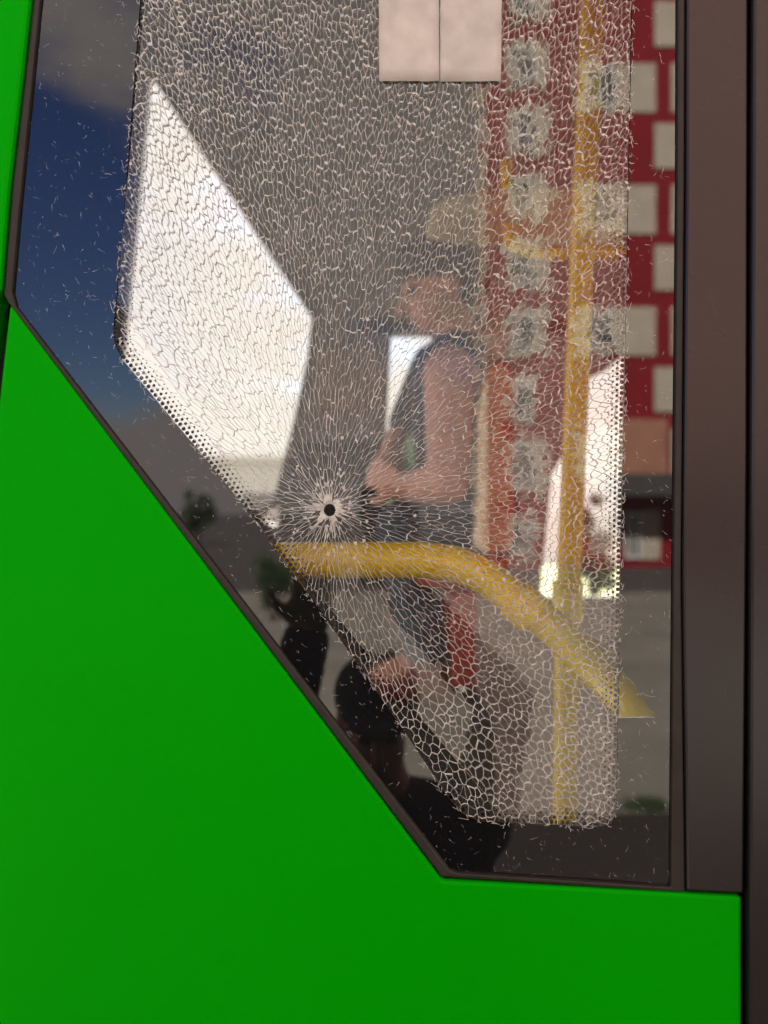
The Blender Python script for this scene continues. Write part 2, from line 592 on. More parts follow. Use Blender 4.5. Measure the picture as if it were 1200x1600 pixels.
# beige overhead duct with a pointed end
b = MB()
yy = 0.75
pts = xz([(668, 325), (700, 304), (745, 295), (840, 290), (1300, 286), (1300, 338), (840, 338), (745, 337), (700, 333)], yy)
b.prism(pts, yy, yy + 0.16)
b.build('overhead_duct', M['beige'], bus, bevel=0.012, smooth=False, label='beige tapered overhead duct')

# flat brown panel on the opposite wall
b = MB()
b.prism(wxz([(498, 545), (602, 545), (600, 642), (494, 642)]), FW - 0.03, FW - 0.001)
b.build('wall_patch', M['brownpatch'], bus, bevel=0.008)
# dark ridge above window 2
b = MB()
b.prism(wxz([(560, 500), (900, 500), (900, 521), (560, 521)]), FW - 0.025, FW - 0.009)
b.build('rail_trim', M['liner_dark'], bus, bevel=0.004)

# yellow handrails
Yr = 0.14
b = MB()
path = smooth_path([P(250, 876, Yr), P(420, 876, Yr), P(600, 875, Yr), P(672, 876, Yr), P(730, 888, Yr + 0.005), P(792, 925, Yr + 0.01), P(868, 985, Yr + 0.01), P(935, 1050, Yr - 0.02), P(985, 1100, Yr - 0.06), P(1030, 1140, Yr - 0.085)], 7)
rad = [0.0172] * len(path)
b.tube(path, rad, 20)
rail = b.build('handrail', M['yellow'], bus, smooth=True, label='curved yellow handrail close behind the glass')
for px, py in ((818, 948), (922, 1036)):
    c = P(px, py, Yr)
    b = MB()
    b.tube([c + Vector((-0.010, 0, 0.008)), c + Vector((0.010, 0, -0.008))], 0.0205, 20)
    b.tube([c + Vector((0, -0.018, 0)), c + Vector((0, -0.0235, 0))], 0.0055, 12)
    b.build('clamp', M['yellow'], rail, smooth=False, bevel=0.001)
Yp = 0.55
b = MB()
b.tube([P(937, -300, Yp), P(926, 0, Yp), P(885, 1000, Yp), P(880, 1500, Yp)], 0.0172, 20)
pole = b.build('grab_pole', M['yellow'], bus, smooth=True, label='upright yellow pole behind the curved handrail')
b = MB()
c = P(887, 940, Yp)
b.tube([c - Vector((0, 0, 0.03)), c + Vector((0, 0, 0.03))], 0.022, 20)
b.build('collar', M['yellow'], pole, bevel=0.002)
Yh = 0.8
b = MB()
b.tube(smooth_path([P(792, 250, Yh), P(795, 345, Yh), P(800, 378, Yh), P(826, 394, Yh), P(880, 396, Yh), P(1000, 394, Yh), P(1200, 394, Yh)], 7), 0.0115, 14)
b.build('handrail', M['yellow'], bus, smooth=True, label='thin yellow hanging bar bent upward at one end')

# seat behind the passenger
Ys = 1.12
seat = MB()
seat.prism(xz([(764, 575), (788, 555), (804, 580), (806, 860), (760, 868)], Ys), Ys, Ys + 0.5)
seat = seat.build('seat', M['orange'], bus, bevel=0.02, label='orange seat with a beige edge')
b = MB()
b.prism(xz([(748, 640), (763, 585), (763, 866), (744, 850)], Ys - 0.02), Ys - 0.02, Ys + 0.45)
b.build('piping', M['beige'], seat, bevel=0.006)
b = MB()
b.prism(xz([(640, 862), (800, 872), (790, 930), (650, 918)], Ys), Ys, Ys + 0.5)
b.build('cushion', M['orange'], seat, bevel=0.02)
b = MB()
b.prism(xz([(708, 925), (745, 925), (744, 1075), (708, 1075)], Ys), Ys, Ys + 0.06)
b.build('frame', M['redplastic'], seat, bevel=0.006)
b = MB()
b.prism(xz([(708, 925), (745, 925), (744, 1075), (708, 1075)], Ys), Ys + 0.4, Ys + 0.46)
b.build('frame', M['redplastic'], seat, bevel=0.006)

# ------------------------------------------------------------------ shattered glass
T = 0.0036
HX, HY = 515.0, 797.0
rt = np.concatenate([np.linspace(2, 60, 80), np.linspace(62, 1500, 500)])


def lntab(fn):
    e = np.array([fn(r) for r in rt])
    g = 1 / (e * rt)
    c = np.concatenate([[0], np.cumsum((g[1:] + g[:-1]) / 2 * np.diff(rt))])
    return c


LA = lntab(lambda r: 4.2 if r < 330 else max(2.3, 4.2 - (r - 330) / 220))     # upper side: long splinters
LB = lntab(lambda r: 3.8 if r < 110 else max(1.45, 3.8 - (r - 110) / 95))     # lower right: blocky


def wdir(th):
    return 0.5 + 0.5 * math.cos(th - math.radians(48))      # photo y points down


def elong(r, th):
    w = wdir(th)
    ea = 4.2 if r < 330 else max(2.3, 4.2 - (r - 330) / 220)
    eb = 3.8 if r < 110 else max(1.45, 3.8 - (r - 110) / 95)
    return ea * (1 - w) + eb * w


def to_q(x, y):
    dx, dy = x - HX, y - HY
    r = max(math.hypot(dx, dy), 2.01)
    th = math.atan2(dy, dx)
    w = wdir(th)
    l = float(np.interp(r, rt, LA)) * (1 - w) + float(np.interp(r, rt, LB)) * w
    s = math.exp(l)
    return (s * math.cos(th), s * math.sin(th))


def from_q(a, b_):
    th = math.atan2(b_, a)
    w = wdir(th)
    l = math.log(max(math.hypot(a, b_), 1.0005))
    r = float(np.interp(l, LA * (1 - w) + LB * w, rt))
    return (HX + r * math.cos(th), HY + r * math.sin(th))


def inside(p, poly):
    x, y = p
    c = False
    n = len(poly)
    for i in range(n):
        x0, y0 = poly[i]
        x1, y1 = poly[(i + 1) % n]
        if (y0 > y) != (y1 > y) and x < (x1 - x0) * (y - y0) / (y1 - y0) + x0:
            c = not c
    return c


def cell_area(x, y, r):
    a = 60 + 150 * min(1, max(0, (r - 12) / 60)) - 55 * min(1, max(0, (r - 150) / 200))
    if y > 900:
        a += min(85, (y - 900) * 0.35)
    if x < 330 and y < 260:
        a *= 0.7
    return a


rn = random.Random(5)
sites, grid = [], {}
GS = 40.0


def try_site(x, y, k):
    dx, dy = x - HX, y - HY
    r = math.hypot(dx, dy)
    if r < 17:
        return
    th = math.atan2(dy, dx)
    e = math.sqrt(elong(r, th))
    d0 = math.sqrt(cell_area(x, y, r)) * k
    ux, uy = dx / r, dy / r
    gx, gy = int(x // GS), int(y // GS)
    for i in (-1, 0, 1):
        for j in (-1, 0, 1):
            for (sx, sy) in grid.get((gx + i, gy + j), ()):
                ax, ay = sx - x, sy - y
                a = (ax * ux + ay * uy) / e
                t = (-ax * uy + ay * ux) * e
                if a * a + t * t < d0 * d0:
                    return
    sites.append((x, y))
    grid.setdefault((gx, gy), []).append((x, y))


for k, n in ((0.66, 26000), (0.48, 14000), (0.36, 5000)):
    for _ in range(n):
        try_site(rn.uniform(120, 1040), rn.uniform(-380, 1340), k)
for k, n in ((0.9, 2500), (0.7, 1500)):
    for _ in range(n):
        r, th = rn.uniform(15, 110), rn.uniform(0, 6.2832)
        try_site(HX + r * math.cos(th), HY + r * math.sin(th), k)
allp = [(HX + 0.01, HY)] + sites
q = [to_q(*p) for p in allp]
q[0] = (0.0, 0.0)
res = G.delaunay_2d_cdt([Vector(p) for p in q], [], [], 0, 1e-7)
dv, dfaces, orig = res[0], res[2], res[3]
vmap = [o[0] if o else -1 for o in orig]
around = {}
circ = []
for fi, f in enumerate(dfaces):
    a, b_, c = (dv[i] for i in f)
    d = 2 * (a.x * (b_.y - c.y) + b_.x * (c.y - a.y) + c.x * (a.y - b_.y))
    if abs(d) < 1e-14:
        circ.append(None)
        continue
    a2, b2, c2 = a.length_squared, b_.length_squared, c.length_squared
    ux = (a2 * (b_.y - c.y) + b2 * (c.y - a.y) + c2 * (a.y - b_.y)) / d
    uy = (a2 * (c.x - b_.x) + b2 * (a.x - c.x) + c2 * (b_.x - a.x)) / d
    circ.append((ux, uy))
    for i in f:
        around.setdefault(i, []).append(fi)
real = [None] * len(circ)
for i, c in enumerate(circ):
    if c is not None:
        real[i] = from_q(*c)


def clip_convex(poly, clip):
    s = 1 if area2(clip) > 0 else -1
    out = poly
    n = len(clip)
    for i in range(n):
        ax, ay = clip[i]
        bx, by = clip[(i + 1) % n]
        inp, out = out, []
        if not inp:
            return []
        for k in range(len(inp)):
            p, q_ = inp[k - 1], inp[k]
            dp = s * ((bx - ax) * (p[1] - ay) - (by - ay) * (p[0] - ax))
            dq = s * ((bx - ax) * (q_[1] - ay) - (by - ay) * (q_[0] - ax))
            if (dp >= 0) != (dq >= 0):
                t = dp / (dp - dq)
                out.append((p[0] + (q_[0] - p[0]) * t, p[1] + (q_[1] - p[1]) * t))
            if dq >= 0:
                out.append(q_)
    return out


def bow(i, j):
    """sideways bend of the crack between two crack corners, the same from both sides"""
    a, b_ = (i, j) if i < j else (j, i)
    h = math.sin(a * 12.9898 + b_ * 78.233) * 43758.5453
    h -= math.floor(h)
    p, q_ = real[a], real[b_]
    l = math.hypot(q_[0] - p[0], q_[1] - p[1])
    rx, ry = (p[0] + q_[0]) / 2 - HX, (p[1] + q_[1]) / 2 - HY
    al = abs((q_[0] - p[0]) * rx + (q_[1] - p[1]) * ry) / (l * math.hypot(rx, ry) + 1e-6)
    k = (h - 0.5) * (0.46 if al < 0.7 else 0.12) * l
    if l < 4 or l > 90:
        return []
    nx, ny = -(q_[1] - p[1]) / l, (q_[0] - p[0]) / l
    return [((p[0] + q_[0]) / 2 + nx * k, (p[1] + q_[1]) / 2 + ny * k)]


clear_px = CLEAR


def cells_mid(pts):
    return sum(p[0] for p in pts) / len(pts), sum(p[1] for p in pts) / len(pts)


cells, edges = [], {}
for vi, fl in around.items():
    si = vmap[vi]
    if si == 0:
        continue
    cq = dv[vi]
    ring = sorted(fl, key=lambda f: math.atan2(circ[f][1] - cq.y, circ[f][0] - cq.x))
    if len(ring) < 3:
        continue
    pts = []
    for k, f in enumerate(ring):
        g = ring[(k + 1) % len(ring)]
        pts.append(real[f])
        pts += bow(f, g)
        edges[(min(f, g), max(f, g))] = 1
    if max(abs(p[0] - HX) for p in pts) > 900 or max(abs(p[1] - HY) for p in pts) > 1400:
        continue
    for k, (x, y) in enumerate(pts):                 # nothing reaches into the hole itself
        d = math.hypot(x - HX, y - HY)
        if d < 11:
            vx, vy = cells_mid(pts)
            a = math.atan2(y - HY, x - HX) if d > 4 else math.atan2(vy - HY, vx - HX)
            pts[k] = (HX + 11 * math.cos(a), HY + 11 * math.sin(a))
    c = clip_convex(pts, clear_px)
    if len(c) >= 3 and abs(area2(c)) > 6:
        cells.append(c)


def shard(mb, c, rnd):
    """one fragment: front face slightly tilted and set in from its neighbours, rough broken sides, back face"""
    pl = []
    cx = sum(p[0] for p in c) / len(c)
    cy = sum(p[1] for p in c) / len(c)
    ins = rnd.uniform(0.25, 0.55)
    for (x, y) in c:
        d = math.hypot(x - cx, y - cy) + 1e-6
        k = max(0.0, 1 - ins / d)
        w = P(cx + (x - cx) * k, cy + (y - cy) * k)
        pl.append((w.x, w.z))
    if area2(pl) < 0:
        pl = pl[::-1]
    o = P(cx, cy)
    ta, tb = rnd.gauss(0, 0.002), rnd.gauss(0, 0.002)
    n = len(pl)
    base = len(mb.v)
    mb.v += [(x, ta * (x - o.x) + tb * (z - o.z), z) for x, z in pl] + [(x, T, z) for x, z in pl]
    mb.f.append(tuple(base + i for i in range(n))); mb.m.append(0)
    mb.f.append(tuple(base + n + i for i in range(n - 1, -1, -1))); mb.m.append(2)
    for i in range(n):
        j = (i + 1) % n
        mb.f.append((base + i, base + n + i, base + n + j, base + j)); mb.m.append(1)


cells = [c for c in cells if -60 < min(p[1] for p in c) or True]
vis = sorted(cells, key=lambda c: -abs(area2(c)) if max(p[1] for p in c) > 5 else 0)
GM = [M['glass'], M['wall'], M['glassback']]
for c in vis[:296]:
    b = MB()
    shard(b, c, rn)
    b.build('glass_shard', GM, window)
b = MB()
for c in vis[296:]:
    shard(b, c, rn)
b.build('glass_shards', GM, window, kind='stuff', label='smaller fragments of the shattered pane')

# fracture lines between the fragments
web = MB()


def ribbon(mb, pts, w0, w1, y):
    n = len(pts)
    L_, R2 = [], []
    for i in range(n):
        a, b_ = pts[max(i - 1, 0)], pts[min(i + 1, n - 1)]
        l = math.hypot(b_[0] - a[0], b_[1] - a[1]) + 1e-9
        nx, ny = -(b_[1] - a[1]) / l, (b_[0] - a[0]) / l
        w = (w0[i] if isinstance(w0, list) else (w0 + (w1 - w0) * i / max(1, n - 1))) / 2
        L_.append(P(pts[i][0] + nx * w, pts[i][1] + ny * w))
        R2.append(P(pts[i][0] - nx * w, pts[i][1] - ny * w))
    vs_ = [(p.x, y, p.z) for p in L_] + [(p.x, y, p.z) for p in R2]
    mb.add(vs_, [(i, i + 1, n + i + 1, n + i) for i in range(n - 1)])


def blob(mb, x, y, r, depth, n=6):
    o = rn.uniform(0, 6)
    vs_ = []
    for k in range(n):
        rr = r * rn.uniform(0.55, 1.3)
        p = P(x + rr * math.cos(o + k * 6.2832 / n), y + rr * math.sin(o + k * 6.2832 / n))
        vs_.append((p.x, depth, p.z))
    mb.add(vs_[::-1], [tuple(range(n))])


corner_seen = set()
for (i, j) in edges:
    p, q_ = real[i], real[j]
    if p is None or q_ is None:
        continue
    m_ = ((p[0] + q_[0]) / 2, (p[1] + q_[1]) / 2)
    if math.hypot(q_[0] - p[0], q_[1] - p[1]) > 120:
        continue
    if not (inside(p, clear_px) and inside(q_, clear_px)):
        continue
    r = math.hypot(m_[0] - HX, m_[1] - HY)
    el = math.hypot(q_[0] - p[0], q_[1] - p[1]) + 1e-6
    along = abs((q_[0] - p[0]) * (m_[0] - HX) + (q_[1] - p[1]) * (m_[1] - HY)) / (el * r + 1e-6)
    w = abs(rn.gauss(0.9, 0.5)) + 0.27
    if along > 0.75:
        w *= 0.5
    w *= 1 + 0.6 * max(0.0, min(1.0, (640 - m_[0]) / 300)) * (m_[1] < 800)
    if rn.random() < 0.25:
        w *= 0.45
    if r < 13 or min(math.hypot(p[0] - HX, p[1] - HY), math.hypot(q_[0] - HX, q_[1] - HY)) < 11.5:
        continue
    if r < 70:
        w += 0.5 * (1 - r / 70)
    if m_[1] > 950:
        w += min(0.45, (m_[1] - 950) / 350)
    mid = bow(i, j)
    up = max(0.0, min(1.0, (math.hypot(m_[0] - 610, m_[1] - 830) - 110) / 480)) * (1.0 if m_[1] < 880 else 0.35)
    if mid and along < 0.8 and rn.random() < 0.15 + 0.5 * up:
        k = w + up * rn.uniform(0.6, 3.4)
        ribbon(web, [p] + mid + [q_], [w * rn.uniform(0.4, 1.2), k, w * rn.uniform(0.4, 1.2)], 0, -0.0002 - rn.uniform(0, 0.0002))
    else:
        ribbon(web, [p] + mid + [q_], w * rn.uniform(0.6, 1.2), w * rn.uniform(0.6, 1.2), -0.0001 - rn.uniform(0, 0.0002))
    for k in (i, j):
        if k not in corner_seen:
            corner_seen.add(k)
            u = rn.random() if math.hypot(real[k][0] - HX, real[k][1] - HY) > 26 else 1
            if u < 0.12:
                blob(web, real[k][0], real[k][1], rn.uniform(1.0, 2.2), -0.0003, 3)
            elif u < (0.130 if r > 90 else 0.16):
                blob(web, real[k][0], real[k][1], rn.uniform(1.8, 3.8), -0.00035, 4)
# fringe of hair cracks running out over the enamel edge
nC = len(clear_px)
for i in range(nC):
    a, c = clear_px[i], clear_px[(i + 1) % nC]
    l = math.hypot(c[0] - a[0], c[1] - a[1])
    tx, ty = (c[0] - a[0]) / l, (c[1] - a[1]) / l
    nx, ny = (ty, -tx)
    if inside(((a[0] + c[0]) / 2 + nx * 3, (a[1] + c[1]) / 2 + ny * 3), clear_px):
        nx, ny = -nx, -ny
    for k in range(int(l / 11)):
        t = rn.uniform(0, l)
        x, y = a[0] + tx * t, a[1] + ty * t
        ln = abs(rn.gauss(0, 4)) + 1.5
        s1, s2 = rn.uniform(-7, 7), rn.uniform(-9, 9)
        ribbon(web, [(x, y), (x + nx * ln * .5 + tx * s1, y + ny * ln * .5 + ty * s1), (x + nx * ln + tx * s2, y + ny * ln + ty * s2)], 1.2, 0.5, -0.0003)
web.build('crack_web', M['crack'], window, kind='stuff', label='pale fracture lines spreading from the hole')

# crushed rim round the hole
b = MB()
n = 64
ri = [9.2 + 0.8 * math.sin(k * 1.7) * math.sin(k * 0.31) + rn.uniform(-0.4, 0.4) for k in range(n)]
ro = [19 + 4 * math.sin(k * 0.55 + 1) + rn.uniform(-4, 4) for k in range(n)]
for yf, scale_ in ((-0.0007, 1.0), (0.0022, 1.12)):
    v = []
    for k in range(n):
        a = 6.2832 * k / n
        v.append(P(HX + ri[k] * math.cos(a), HY + ri[k] * 1.08 * math.sin(a)) + Vector((0, yf + 0.0009, 0)))
    for k in range(n):
        a = 6.2832 * k / n
        v.append(P(HX + (ri[k] + ro[k]) * .5 * math.cos(a), HY + (ri[k] + ro[k]) * .5 * math.sin(a)) + Vector((0, yf + rn.uniform(-.0003, .0003), 0)))
    for k in range(n):
        a = 6.2832 * k / n
        v.append(P(HX + ro[k] * scale_ * math.cos(a), HY + ro[k] * scale_ * math.sin(a)) + Vector((0, yf + 0.0005, 0)))
    fs = []
    for k in range(n):
        j = (k + 1) % n
        fs += [(k, n + k, n + j, j), (n + k, 2 * n + k, 2 * n + j, n + j)]
    b.add(v, fs)
for k in range(44):
    a = rn.uniform(0, 6.2832)
    r0 = rn.uniform(17, 24)
    r1 = r0 + abs(rn.gauss(0, 16)) + 4
    ribbon(b, [(HX + r0 * math.cos(a), HY + r0 * math.sin(a)), (HX + r1 * math.cos(a + .03), HY + r1 * math.sin(a + .03))], rn.uniform(1.5, 3.5), 0.5, -0.0004)
for k in range(46):
    a = rn.uniform(0, 6.2832)
    r0 = 20 + abs(rn.gauss(0, 22))
    l, w = rn.uniform(3, 9), rn.uniform(1.5, 4)
    da = rn.gauss(0, 0.5)
    x, y = HX + r0 * math.cos(a), HY + r0 * math.sin(a)
    ribbon(b, [(x, y), (x + l * .4 * math.cos(a + da), y + l * .4 * math.sin(a + da)), (x + l * math.cos(a), y + l * math.sin(a))], [0.4, w, 0.4], 0, -0.0005)
b.build('crushed_rim', M['crush'], window, label='white crushed rim around the small round hole')

# black enamel border and its fading dots
b = MB()
NOTCH = [(969, 1046), (988, 1064), (1027, 1121), (967, 1122)]
b.plate(xz(GLASS), [xz(CLEAR), xz(NOTCH)], 0.0, T)
b.build('enamel_border', M['frit'], window, label='unbroken black enamelled edge of the pane')
b = MB()
for row, (off, rd, sp) in enumerate(((4.0, 3.3, 8.6), (11.5, 2.5, 8.6), (18.5, 1.8, 8.6), (25, 1.2, 8.6))):
    for i in range(nC):
        a, c = clear_px[i], clear_px[(i + 1) % nC]
        l = math.hypot(c[0] - a[0], c[1] - a[1])
        tx, ty = (c[0] - a[0]) / l, (c[1] - a[1]) / l
        nx, ny = (ty, -tx)
        if not inside(((a[0] + c[0]) / 2 + nx * 3, (a[1] + c[1]) / 2 + ny * 3), clear_px):
            nx, ny = -nx, -ny
        k = 0.5 * (row % 2)
        while k * sp < l:
            x, y = a[0] + tx * k * sp + nx * off, a[1] + ty * k * sp + ny * off
            v = []
            for s in range(9):
                p = P(x + rd * math.cos(s * 0.698), y + rd * math.sin(s * 0.698))
                v.append((p.x, T * 0.2, p.z))
            b.add(v, [tuple(range(8, -1, -1))])
            k += 1
b.build('enamel_dots', M['dot'], window, kind='stuff', label='fading black dots along the edge of the clear glass')
b = MB()
b.prism(xz(NOTCH), 0.0001, T - 0.0001, 0, 1, 1)
b.build('bare_glass', [M['pane'], M['glassback']], window)
# dust and fine chips on the enamel
b = MB()
cnt = 0
while cnt < 900:
    x, y = rn.uniform(20, 1056), rn.uniform(-100, 1385)
    if inside((x, y), GLASS) and not inside((x, y), CLEAR):
        cnt += 1
        a = rn.gauss(1.0, 0.8)
        l = abs(rn.gauss(0, 2.6)) + 0.8
        c = rn.uniform(-2, 2)
        ribbon(b, [(x, y), (x + l * math.cos(a) + c, y + l * math.sin(a)), (x + 2 * l * math.cos(a), y + 2 * l * math.sin(a))], rn.uniform(0.4, 1.1), 0.3, -0.0003)
b.build('glass_dust', M['speck'], window, kind='stuff')

# ------------------------------------------------------------------ sheets of paper on the glass
for (x0, x1, lab) in ((592, 686, 'blank pale sheet of paper stuck on the glass, left one of the pair'), (687.5, 783, 'blank pale sheet of paper stuck on the glass, next to the yellow pole')):
    b = MB()
    p0, p1 = P(x0, 129), P(x1, -150)
    nx_, nz_ = 8, 14
    v = []
    for j in range(nz_ + 1):
        for i in range(nx_ + 1):
            x = p0.x + (p1.x - p0.x) * i / nx_
            z = p0.z + (p1.z - p0.z) * j / nz_
            v.append((x + rn.uniform(-.0003, .0003), -0.0018 - abs(rn.gauss(0, .0003)), z + rn.uniform(-.0003, .0003)))
    fs = [(j * (nx_ + 1) + i, j * (nx_ + 1) + i + 1, (j + 1) * (nx_ + 1) + i + 1, (j + 1) * (nx_ + 1) + i) for j in range(nz_) for i in range(nx_)]
    b.add(v, fs)
    o = b.build('paper_sheet', M['paper'], smooth=True)
    s = o.modifiers.new('thick', 'SOLIDIFY')
    s.thickness = 0.0003
    tag(o, lab, 'paper', 'paper sheets stuck on the window')


# ------------------------------------------------------------------ people
def capsule(mb, p0, p1, r0, r1, seg=14):
    p0, p1 = Vector(p0), Vector(p1)
    ax = p1 - p0
    l = ax.length
    t = ax / l if l > 1e-6 else Vector((0, 0, 1))
    pts, rr = [], []
    for k in range(5):
        a = -math.pi / 2 + k * math.pi / 8
        pts.append(p0 + t * (r0 * math.sin(a))); rr.append(max(r0 * math.cos(a), r0 * .05))
    for k in range(5):
        a = k * math.pi / 8
        pts.append(p1 + t * (r1 * math.sin(a))); rr.append(max(r1 * math.cos(a), r1 * .05))
    mb.tube(pts, rr, seg)


def ellipsoid(mb, c, r, rot=None, seg=20, rings=12):
    c = Vector(c)
    rot = rot or Matrix.Identity(3)
    o = len(mb.v)
    for j in range(rings + 1):
        a = math.pi * j / rings
        for i in range(seg):
            u = 2 * math.pi * i / seg
            s = max(math.sin(a), 0.02)
            mb.v.append(tuple(c + rot @ Vector((r[0] * s * math.cos(u), r[1] * s * math.sin(u), -r[2] * math.cos(a)))))
    for j in range(rings):
        for i in range(seg):
            a, b_ = o + j * seg + i, o + j * seg + (i + 1) % seg
            mb.f.append((a, b_, b_ + seg, a + seg)); mb.m.append(0)
    mb.f.append(tuple(o + i for i in range(seg - 1, -1, -1))); mb.m.append(0)
    e = o + rings * seg
    mb.f.append(tuple(e + i for i in range(seg))); mb.m.append(0)


def fused(name, mb, m, parent, voxel=0.006, smooth=4, rough=0.0):
    """melt overlapping volumes into one continuous skin"""
    me = mb.mesh(name, [m])
    o = bpy.data.objects.new('tmp', me)
    COL.objects.link(o)
    r = o.modifiers.new('r', 'REMESH')
    r.mode = 'VOXEL'
    r.voxel_size = voxel
    s = o.modifiers.new('s', 'SMOOTH')
    s.iterations = smooth
    s.factor = 0.5
    dg = bpy.context.evaluated_depsgraph_get()
    out = bpy.data.meshes.new_from_object(o.evaluated_get(dg))
    bpy.data.objects.remove(o)
    out.materials.clear()
    out.materials.append(m)
    if rough:
        rr = random.Random(3)
        for v in out.vertices:
            k = math.sin(v.co.x * 160 + v.co.z * 90) * math.sin(v.co.y * 140 + v.co.z * 60)
            v.co += v.normal * (k * rough)
    out.polygons.foreach_set('use_smooth', [True] * len(out.polygons))
    return link(name, out, parent)


def head(mb, c, fwd, tilt=0.0, s=1.0):
    """skull, jaw, nose, brow, ear pieces for one head; fwd is the way it faces"""
    c = Vector(c)
    f = Vector(fwd).normalized()
    side = f.cross(Vector((0, 0, 1))).normalized()
    up = side.cross(f)
    R3 = Matrix((side, f, up)).transposed()

    def q_(x, y, z):
        return c + R3 @ (Vector((x, y, z)) * s)
    ellipsoid(mb, q_(0, -0.012, 0.035), (0.076 * s, 0.095 * s, 0.088 * s), R3)
    ellipsoid(mb, q_(0, 0.030, -0.035), (0.060 * s, 0.062 * s, 0.075 * s), R3)
    ellipsoid(mb, q_(0, 0.055, -0.082), (0.030 * s, 0.028 * s, 0.022 * s), R3)
    capsule(mb, q_(0, 0.088, 0.012), q_(0, 0.112, -0.030), 0.009 * s, 0.014 * s)
    capsule(mb, q_(-0.035, 0.078, 0.022), q_(0.035, 0.078, 0.022), 0.013 * s, 0.013 * s)
    capsule(mb, q_(-0.016, 0.087, -0.058), q_(0.016, 0.087, -0.058), 0.009 * s, 0.009 * s)
    for k in (-1, 1):
        ellipsoid(mb, q_(k * 0.076, -0.008, -0.008), (0.010 * s, 0.020 * s, 0.032 * s), R3)
    return q_, R3


def hand(mb, wrist, fwd, palm_n, s=1.0, curl=0.5, thumb=1):
    """palm with four unequal bent fingers and a thumb"""
    f = Vector(fwd).normalized()
    n_ = Vector(palm_n)
    n_ = (n_ - f * n_.dot(f)).normalized()
    sd = f.cross(n_)
    w = Vector(wrist)
    for k in range(4):
        o = (k - 1.5) * 0.019 * s
        base = w + f * 0.085 * s + sd * o
        capsule(mb, w + f * 0.012 * s + sd * o * 0.7, base, 0.014 * s, 0.0115 * s)
        l = (0.036, 0.043, 0.040, 0.031)[k] * s
        d1 = (f * math.cos(curl) + n_ * math.sin(curl))
        d2 = (f * math.cos(curl * 2.2) + n_ * math.sin(curl * 2.2))
        m1 = base + d1 * l
        capsule(mb, base, m1, 0.0098 * s, 0.0088 * s, 10)
        capsule(mb, m1, m1 + d2 * l * 0.85, 0.0088 * s, 0.0072 * s, 10)
    tb = w + f * 0.025 * s + sd * thumb * 0.030 * s
    t1 = tb + (f * 0.6 + sd * thumb * 0.7 + n_ * 0.3).normalized() * 0.042 * s
    capsule(mb, tb, t1, 0.0135 * s, 0.011 * s, 10)
    capsule(mb, t1, t1 + (f * 0.8 + sd * thumb * 0.2 + n_ * 0.5).normalized() * 0.032 * s, 0.0105 * s, 0.008 * s, 10)


# seated passenger
Pc = P(735, 860, 1.38)
pas = thing('person', (Pc.x, 1.38, P(0, 1080, 1.38).z), 'seated passenger in a navy top and blue jeans with hands together', 'person')
bd = MB()
hc = P(690, 452, 1.38)
q_, R3 = head(bd, hc, (-0.95, -0.12, -0.25))
nk = P(716, 548, 1.38)
capsule(bd, hc + Vector((0.015, 0, -0.05)), nk, 0.050, 0.058)
ch, wa, hp = P(712, 605, 1.38), P(722, 710, 1.38), P(735, 815, 1.38)
ellipsoid(bd, ch, (0.10, 0.165, 0.13))
capsule(bd, ch, wa, 0.105, 0.105)
capsule(bd, wa, hp, 0.105, 0.115)
s1, e1, w1 = P(706, 582, 1.19), P(700, 755, 1.14), P(628, 762, 1.24)
s2, e2, w2 = P(682, 575, 1.55), P(628, 690, 1.56), P(604, 738, 1.40)
for (s_, e_, w_, n_, th) in ((s1, e1, w1, (0, 1, 0.3), 1), (s2, e2, w2, (0.4, -1, 0), -1)):
    capsule(bd, s_, (s_ * 0.55 + e_ * 0.45), 0.064, 0.055)
    capsule(bd, (s_ * 0.55 + e_ * 0.45), e_, 0.055, 0.046)
    capsule(bd, e_, (e_ * 0.6 + w_ * 0.4), 0.047, 0.044)
    capsule(bd, (e_ * 0.6 + w_ * 0.4), w_, 0.044, 0.028)
hand(bd, w1, (P(592, 740, 1.28) - w1), (0, 1, 0.2), curl=0.7, thumb=1)
hand(bd, w2, (P(590, 770, 1.30) - w2), (0.3, -1, 0), curl=0.7, thumb=-1)
k1, k2 = P(632, 826, 1.24), P(634, 826, 1.50)
a1, a2_ = P(668, 1040, 1.22), P(664, 1030, 1.50)
for (k_, a_, y) in ((k1, a1, 1.27), (k2, a2_, 1.48)):
    h_ = P(735, 822, y)
    capsule(bd, h_, k_, 0.078, 0.055)
    capsule(bd, k_, k_ * 0.65 + a_ * 0.35, 0.052, 0.052)
    capsule(bd, k_ * 0.65 + a_ * 0.35, a_, 0.052, 0.034)
    capsule(bd, a_, a_ + Vector((-0.12, 0, -0.04)), 0.035, 0.028)
fused('body', bd, M['skin'], pas, 0.006, 2)
tp = MB()
ellipsoid(tp, ch, (0.112, 0.175, 0.135))
capsule(tp, ch, wa, 0.117, 0.117)
capsule(tp, wa, hp, 0.117, 0.126)
capsule(tp, P(714, 562, 1.30), P(714, 562, 1.46), 0.062, 0.062)
capsule(tp, P(712, 568, 1.24), s1 + Vector((0.018, 0.02, 0.018)), 0.060, 0.064)
capsule(tp, P(700, 575, 1.5), s2, 0.06, 0.068)
capsule(tp, s2, s2 * 0.25 + e2 * 0.75, 0.070, 0.060)  # long far sleeve: its navy stands in for shade on the backlit arm
fused('shirt', tp, M['navy'], pas, 0.009, 3)
jn = MB()
